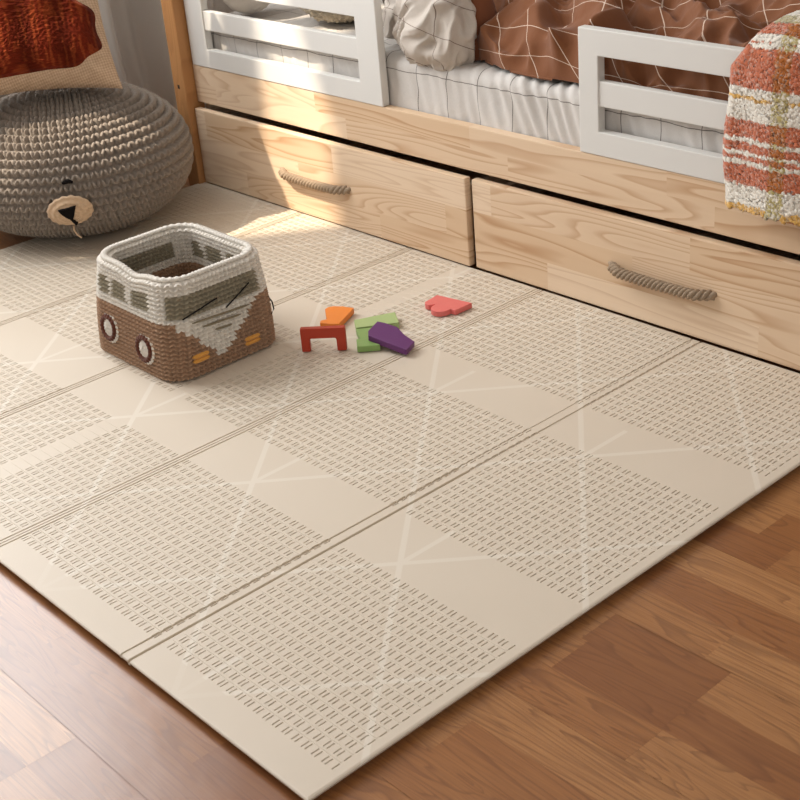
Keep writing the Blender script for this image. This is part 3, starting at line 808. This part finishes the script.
# ------------------------------------------------------------------ camper van basket
def basket():
    H = .193; t = .010
    root = empty('crochet_basket', (-.18, -.62, 0))
    tag(root, 'brown and white crochet basket shaped like a camper van, standing on the mat', 'basket')
    o0 = Vector((-.18, -.62, 0))
    def ring(z, inset=0):
        k = z/H; bul = .003*math.sin(PI*min(1, k*1.1))
        x0 = -.325+.018*k+inset-bul; x1 = -.044-.002*k-inset+bul; y0 = -.738+.016*k+inset-bul; y1 = -.493-.010*k-inset+bul
        rad = .044+.008*k-inset*.6
        return x0, x1, y0, y1, rad
    def loop(z, n, inset=0):
        x0, x1, y0, y1, r = ring(z, inset)
        # start at front-left-bottom: go along side -Y (left to right), front +X, side +Y, back
        segs = [('l', x0+r, y0, x1-r, y0), ('a', x1-r, y0+r, -PI/2), ('l', x1, y0+r, x1, y1-r), ('a', x1-r, y1-r, 0), ('l', x1-r, y1, x0+r, y1), ('a', x0+r, y1-r, PI/2), ('l', x0, y1-r, x0, y0+r), ('a', x0+r, y0+r, PI)]
        lens = [math.hypot(s[3]-s[1], s[4]-s[2]) if s[0] == 'l' else r*PI/2 for s in segs]
        # parameterise by side so that columns stay vertical: fixed fraction for every segment
        fr = [.19, .06, .16, .06, .19, .06, .16, .12]; fr = [f/sum(fr) for f in fr]
        P = np.zeros((n, 2)); Nn = np.zeros((n, 2)); W = []
        cum = np.r_[0, np.cumsum(fr)]
        for j in range(n):
            q = j/n; s = min(7, int(np.searchsorted(cum, q, side='right')-1)); lt = (q-cum[s])/fr[s]; sg = segs[s]
            if sg[0] == 'l':
                P[j] = (sg[1]+(sg[3]-sg[1])*lt, sg[2]+(sg[4]-sg[2])*lt)
                Nn[j] = ((0, -1), None, (1, 0), None, (0, 1), None, (-1, 0), None)[s]
            else:
                a = sg[3]+lt*PI/2; Nn[j] = (math.cos(a), math.sin(a)); P[j] = (sg[1]+r*math.cos(a), sg[2]+r*math.sin(a))
        return P, Nn
    white = np.array(srgb(236, 229, 218)[:3]); brown = np.array(srgb(172, 138, 110)[:3]); grey = np.array(srgb(156, 146, 124)[:3])
    rim_dip = lambda x, y: -.010*math.exp(-((x+.16)**2+(y+.715)**2)/.0012)
    def colour(x, y, z, front, side_):
        # front: face towards +x ; side_: face towards -y or +y
        c = brown
        zb = .122
        if front:
            yc = -.628; w = .112
            if z > .110+.0*abs(y-yc): c = white
            vz = .020+(abs(y-yc)/.098)*.100
            if z > vz: c = white
            if .124 < z < .168 and abs(y-yc) < .098: c = grey
            return c
        if z > zb-.006: c = white
        if side_ and .130 < z < .170:
            for a_, b_ in ((-.276, -.244), (-.226, -.180), (-.158, -.106)):
                if a_ < x < b_: c = grey
        if (not front) and (not side_) and z > .122:
            c = white
            if .130 < z < .168 and abs(y+.62) < .075: c = grey
        return c
    nrow, sub, nst, cs = 22, 7, 80, 8
    ncol = nst*cs; nz_ = nrow*sub+1
    def shell(inner):
        V = np.zeros((nz_, ncol, 3)); Cc = np.ones((nz_, ncol, 4))
        for i in range(nz_):
            z = .002+(H-.004)*i/(nz_-1)
            P, Nn = loop(z, ncol, t if inner else 0)
            row = min(int(i/sub), nrow-1); b_ = i/sub-row
            al = (np.arange(ncol)/cs+.5*(row % 2)*0) % 1
            hh = stitch(al, np.full_like(al, b_), .42, .21, .46)*.0092
            if inner: hh = -hh
            zc = (row+.5)/nrow*H
            V[i, :, 0] = P[:, 0]+Nn[:, 0]*hh-o0.x; V[i, :, 1] = P[:, 1]+Nn[:, 1]*hh-o0.y
            for j in range(ncol):
                js = (j//cs)*cs+cs//2; js = min(js, ncol-1)
                x, y = P[js]; nx_, ny_ = Nn[js]
                V[i, j, 2] = z+rim_dip(P[j, 0], P[j, 1])*max(0, (z-.12)/.073)
                Cc[i, j, :3] = colour(x, y, zc, nx_ > .60, abs(ny_) > .68)*(.93+.12*((js*7919+row*131) % 17)/17)
        return V.reshape(-1, 3), Cc.reshape(-1, 4)
    Vo, Co = shell(False); Vi, Ci = shell(True)
    Fo = grid_faces(nz_, ncol, True); Fi = grid_faces(nz_, ncol, True)[:, ::-1]+len(Vo)
    V = np.vstack([Vo, Vi]); Cc = np.vstack([Co, Ci]); F = Fo.tolist()+Fi.tolist()
    top = (nz_-1)*ncol
    for j in range(ncol):
        j2 = (j+1) % ncol; F.append([top+j, top+j2, len(Vo)+top+j2, len(Vo)+top+j])
    # base: outer bottom and inner bottom
    F.append(list(range(ncol))[::-1])
    n0 = len(V); P, Nn = loop(.012, ncol, t+.004)
    V = np.vstack([V, np.c_[P[:, 0]-o0.x, P[:, 1]-o0.y, np.full(ncol, .012)]]); Cc = np.vstack([Cc, np.tile((*brown, 1), (ncol, 1))])
    F.append([n0+j for j in range(ncol)])
    CM = attr_mat('crochet_cord', rough=.85, sheen=.2, nscale=900, nb=.5)
    body = mesh('basket_body', V, F, CM, root, True, attrs={'Col': ('FLOAT_COLOR', Cc)})
    # rim : plaited tube of slanted chain stitches
    P, Nn = loop(H, 900, t*.5); V = []; sg = 14
    for j in range(900):
        c = Vector((P[j, 0]-o0.x, P[j, 1]-o0.y, H+.002+rim_dip(*P[j])))
        nn_ = Vector((Nn[j, 0], Nn[j, 1], 0))
        for k in range(sg):
            q = 2*PI*k/sg
            rad = .0056+.0010*math.sin(j/900*2*PI*95+q*1.0)+.0008*math.cos(2*q)
            V.append(c+rad*(math.cos(q)*nn_+Vector((0, 0, math.sin(q)*.85))))
    F = grid_faces(900, sg, True).tolist()
    for k in range(sg): F.append([899*sg+k, 899*sg+(k+1) % sg, (k+1) % sg, k])
    WC = plain('white_cord', srgb(226, 219, 208), .85, .2, .2, 700, .5, .15)
    r_ = mesh('basket_rim', V, F, WC, root, True); r_['label'] = 'white crochet rim'
    DB = plain('dark_brown_cord', srgb(92, 48, 32), .85, .2, .2, 700, .5, .2)
    # wheels on the near side (normal -y)
    def side_y(z): k = z/H; return -.738+.016*k-.006*math.sin(PI*min(1, k*1.1))
    for wx, wz in ((-.250, .063), (-.128, .054)):
        sl = .13
        M = Matrix.Translation(Vector((wx, side_y(wz)-.004, wz))-o0) @ Matrix.Rotation(PI/2-.12, 4, 'X')
        def disc(name, r0_, r1_, h_, m_, parent, wob=18, off=(0, 0)):
            V = []; nr_, nc_ = 12, 90
            for i in range(nr_):
                r = r0_+(r1_-r0_)*i/(nr_-1); s = i/(nr_-1)
                for j in range(nc_):
                    q = 2*PI*j/nc_
                    hz = h_*(math.sin(PI*(.5+s*.5))**.5 if r0_ == 0 else math.sin(PI*min(max(s, .0), 1))**.6)
                    V.append(M @ Vector((r*math.cos(q)*(1+.03*math.cos(q*wob))+off[0], r*math.sin(q)*(1+.03*math.cos(q*wob))+off[1], hz+.0006*math.cos(q*wob))))
            F = grid_faces(nr_, nc_, True)[:, ::-1].tolist()
            if r0_ == 0: pass
            o = mesh(name, V, F, m_, parent, True)
            return o
        w = disc('wheel', 0, .0300, .003, WC, root, off=(.003, 0)); w['label'] = 'round white crochet wheel with brown ring'
        disc('wheel_ring', .0155, .0275, .0065, DB, w)
        disc('wheel_hub', 0, .0160, .0055, WC, w)
    # front details (normal +x)
    def fx_(z): k = z/H; return -.044-.002*k+.006*math.sin(PI*min(1, k*1.1))
    def fp(y, z, out=.005): return Vector((fx_(z)+out, y, z))-o0
    YL = plain('yellow_yarn', srgb(224, 160, 76), .85, .2, .2, 700, .5, .15)
    BK = plain('black_yarn', srgb(28, 24, 24), .8, .2)
    for a_, b_, z_ in ((-.700, -.664, .041), (-.581, -.546, .033)):
        bm = bmesh.new(); o = None
        V = []; F = []
        for dz in (.0045, -.0045):
            pts = [fp(a_+(b_-a_)*i/8, z_+dz+.0 - .0*i, .0055) for i in range(9)]
            b0 = len(V)
            for i, p in enumerate(pts):
                rr = .0046 if 0 < i < 8 else .002
                for k in range(8): q = 2*PI*k/8; V.append(p+Vector((math.cos(q)*rr, 0, math.sin(q)*rr)))
            for i in range(8):
                for k in range(8): F.append((b0+i*8+k, b0+i*8+(k+1) % 8, b0+(i+1)*8+(k+1) % 8, b0+(i+1)*8+k))
            F.append(tuple(b0+k for k in range(8))); F.append(tuple(b0+64+k for k in range(8))[::-1])
        bm.free()
        h_ = mesh('headlight', V, F, YL, root, True); h_['label'] = 'yellow yarn headlight'
    for p0, p1 in (((-.708, .126), (-.628, .141)), ((-.612, .117), (-.553, .146))):
        w_ = tube('wiper', [fp(p0[0]+(p1[0]-p0[0])*t_, p0[1]+(p1[1]-p0[1])*t_, .006) for t_ in np.linspace(0, 1, 8)], .0014, BK, root)
        w_['label'] = 'black yarn wiper'
    GY = plain('grey_yarn', srgb(140, 128, 104), .85, .2, .2, 700, .5, .2)
    for p0, p1 in (((-.690, .112), (-.560, .105)), ((-.668, .098), (-.582, .093)), ((-.643, .0835), (-.605, .081))):
        g_ = tube('grille_line', [fp(p0[0]+(p1[0]-p0[0])*t_, p0[1]+(p1[1]-p0[1])*t_, .0055) for t_ in np.linspace(0, 1, 10)], [.0008]+[.0022]*8+[.0008], GY, root)
        g_['label'] = 'grey yarn grille line'
    tube('yarn_loop', [Vector(p)-o0 for p in ((-.066, -.508, .100), (-.058, -.500, .096), (-.050, -.497, .084), (-.047, -.497, .070), (-.052, -.501, .058))], .0014, BK, root)
    return root
basket()

# ------------------------------------------------------------------ toy blocks
def paint(name, c): return plain(name, c, .42, .45, nscale=140, nbump=.06, var=.06)
GRP = None
# red arch standing upright
RED = paint('red_paint', srgb(176, 56, 30))
pa, pb = Vector((.0315, -.4995, 0)), Vector((.0940, -.4405, 0)); ax = (pb-pa); Lx = ax.length; ax.normalize(); nr = Vector((ax.y, -ax.x, 0))
prof = [(0, 0), (.0165, 0), (.0165, .024), (.0180, .027), (Lx-.020, .027), (Lx-.0180, .024), (Lx-.0180, 0), (Lx, 0), (Lx, .0475), (0, .0475)]
bm = bmesh.new(); f1 = [bm.verts.new(pa+ax*a+Vector((0, 0, z+.0012))) for a, z in prof]; f2 = [bm.verts.new(pa+ax*a-nr*.013+Vector((0, 0, z+.0012))) for a, z in prof]
bm.faces.new(f1); bm.faces.new(f2[::-1])
for i in range(10): bm.faces.new((f1[i], f2[i], f2[(i+1) % 10], f1[(i+1) % 10]))
bmesh.ops.recalc_face_normals(bm, faces=bm.faces); bmesh.ops.bevel(bm, geom=list(bm.edges), offset=.001, segments=2, affect='EDGES')
tag(from_bm('toy_block', bm, RED), 'red wooden arch block standing upright on the mat', 'toy block', 'wooden toy blocks on the mat')
def flatblock(poly, z0, z1, m, label, bev=.0012):
    o = prism('toy_block', poly, z0, z1, m, None, bev); tag(o, label, 'toy block', 'wooden toy blocks on the mat'); return o
flatblock([(-.0699, -.3571), (-.072, -.347), (-.066, -.336), (-.050, -.3260), (-.0261, -.3176), (.0092, -.387), (-.004, -.398), (-.025, -.4074), (-.033, -.4000), (-.0286, -.3863), (-.046, -.375)],
          .0012, .0135, paint('orange_paint', srgb(234, 132, 40)), 'orange wooden block with curved edge, lying flat behind the red arch')
flatblock([(.0185, -.3561), (.0553, -.2800), (.0989, -.3092), (.0960, -.3125), (.0505, -.3786)], .0012, .0135, paint('light_green_paint', srgb(166, 186, 124)),
          'pale green rectangular wooden block lying flat, farther of the two green ones')
flatblock([(.0541, -.3826), (.0781, -.3520), (.1459, -.401), (.1176, -.4341), (.090, -.412), (.094, -.406)], .0012, .0135, paint('green_paint', srgb(132, 164, 92)),
          'mid green wooden block partly under the purple one')
# purple block : one end resting on the green block
pp = [(.1038, -.3931), (.0882, -.3555), (.101, -.349), (.1300, -.3421), (.162, -.352), (.1930, -.3550), (.2056, -.3879), (.160, -.397), (.1174, -.4045)]
ob = flatblock([(x-.148, y+.375) for x, y in pp], -.0055, .0065, paint('purple_paint', srgb(98, 44, 104)), 'purple wooden block leaning on the mid green one')
ob.location = (.148, -.375, .0163); ob.rotation_euler = (0, .125, 0)
arc = [(.1325+.0*0, -.2002)]
pk = [(.0657, -.2080), (.0597, -.1687), (.1451, -.1540), (.1440, -.2004), (.1325, -.2002)]
for k in range(9):
    a = PI*(-.02)-k/8*PI*1.0
    pk.append((.112+.0205*math.cos(a+.05), -.2065+.0225*math.sin(a+.05)))
pk += [(.0905, -.2035), (.0830, -.2150), (.073, -.2150)]
flatblock(pk, .0012, .0125, paint('pink_paint', srgb(222, 112, 106)), 'coral pink wooden block with a rounded bump, lying apart near the drawers')

# ------------------------------------------------------------------ things on the bed behind the left guard rail
def tuft(name, c, r, m, amp, sc, n=90):
    V = []
    for i in range(n):
        th = PI*(i+.02)/(n-.96)-PI/2
        for j in range(2*n):
            ph = PI*j/n; d = Vector((math.cos(ph)*math.cos(th), math.sin(ph)*math.cos(th), math.sin(th)))
            k = 1+amp*abs(mn.noise(d*sc))+amp*.6*mn.noise(d*sc*2.3)
            V.append((d.x*r[0]*k, d.y*r[1]*k, d.z*r[2]*k))
    F = grid_faces(n, 2*n, True).tolist(); F.append(list(range(2*n))[::-1]); F.append([(n-1)*2*n+j for j in range(2*n)])
    o = mesh(name, V, F, m, None, True); o.location = c
    return o
tc_ = tuft('cushion', (-.605, .190, .482), (.105, .085, .060), plain('cream_boucle', srgb(214, 198, 172), .95, .1, .4, 300, .8, .25), .16, 9)
tag(tc_, 'cream tufted cushion lying on the mattress behind the left guard rail', 'cushion')
wb_ = tuft('plush_ball', (-.865, .120, .492), (.075, .070, .068), plain('white_plush', srgb(226, 218, 208), .9, .1, .4, 300, .3, .08), .01, 3, 50)
tag(wb_, 'smooth white plush ball on the mattress behind the left guard rail', 'toy')

# ------------------------------------------------------------------ sheer curtain by the left wall
def curtain():
    n, mrow = 240, 60; V = []
    for i in range(n):
        s = i/(n-1)
        for k in range(mrow):
            z = .03+1.95*(k/(mrow-1))**1.3
            low = max(0, (.30-z)/.30)
            y = -.12+s*.62-.0*low
            yy = y+.015*mn.noise(Vector((y*4, z*1.5, 0)))+.06*low*low*(1-s)
            x = WX+.085+.020*math.sin(y*75+.8*math.sin(z*2))+.034*math.sin(y*36+1+z*.6)+.02*mn.noise(Vector((y*5, z*2, 3)))
            V.append((x, yy, z))
    m, nt, b = new_mat('sheer')
    b.inputs['Base Color'].default_value = srgb(244, 241, 236); b.inputs['Roughness'].default_value = .9
    tl = N(nt, 'ShaderNodeBsdfTranslucent'); tl.inputs[0].default_value = srgb(244, 241, 236)
    tp = N(nt, 'ShaderNodeBsdfTransparent')
    m1 = N(nt, 'ShaderNodeMixShader', i_0=.4); m2 = N(nt, 'ShaderNodeMixShader', i_0=.18)
    nt.links.new(b.outputs[0], m1.inputs[1]); nt.links.new(tl.outputs[0], m1.inputs[2]); nt.links.new(m1.outputs[0], m2.inputs[1]); nt.links.new(tp.outputs[0], m2.inputs[2])
    nt.links.new(m2.outputs[0], nt.nodes['Material Output'].inputs[0])
    return mesh('sheer_curtain', V, grid_faces(n, mrow).tolist(), m, None, True)
tag(curtain(), 'sheer white curtain hanging to the floor beside the bed post', 'curtain')

# ------------------------------------------------------------------ light
def area(name, loc, rot, sx, sy, power, col):
    l = bpy.data.lights.new(name, 'AREA'); l.shape = 'RECTANGLE'; l.size = sx; l.size_y = sy; l.energy = power; l.color = col
    o = bpy.data.objects.new(name, l); o.location = loc; o.rotation_euler = rot; return link(o)
area('window_daylight', (WX-.02, (WY0+WY1)/2, (WZ0+WZ1)/2), (0, -PI/2, 0), WZ1-WZ0-.1, WY1-WY0-.1, 86, (.97, .985, 1.0))
sun = bpy.data.lights.new('sun', 'SUN'); sun.energy = 7.5; sun.angle = .022; sun.color = (1.0, .86, .68)
so_ = link(bpy.data.objects.new('sun', sun))
el, azi = math.radians(50), math.radians(55)
dirv = Vector((math.cos(azi)*math.cos(el), math.sin(azi)*math.cos(el), -math.sin(el)))
so_.rotation_euler = dirv.to_track_quat('-Z', 'Y').to_euler()
w = bpy.data.worlds.new('world'); S.world = w; w.use_nodes = True
bg = w.node_tree.nodes['Background']; bg.inputs[0].default_value = (1.0, .97, .93, 1); bg.inputs[1].default_value = .68

# ------------------------------------------------------------------ camera
cam = bpy.data.cameras.new('camera'); co = link(bpy.data.objects.new('camera', cam)); S.camera = co
Rw = [[0.6734983530126394, 0.7349313061428592, -0.07922085420148585], [0.2932284883614703, -0.36401049900342003, -0.8840324712523449], [-0.6785403614395455, 0.5721646020739417, -0.460663267507904]]
r_, d_, f_ = [Vector(q) for q in Rw]
Mx = Matrix((r_, -d_, -f_)).transposed().to_4x4(); Mx.translation = (1.9751969709960342, -1.90642857387752, 1.1222040555299182)
co.matrix_world = Mx
cam.sensor_width = 36; cam.sensor_fit = 'HORIZONTAL'; cam.lens = 1384.435/800*36; cam.clip_start = .05
cam.dof.use_dof = True; cam.dof.focus_distance = 2.55; cam.dof.aperture_fstop = 14
S.view_settings.view_transform = 'Standard'; S.view_settings.look = 'None'; S.view_settings.gamma = 1; S.view_settings.use_curve_mapping = False
S.view_settings.exposure = 0.0
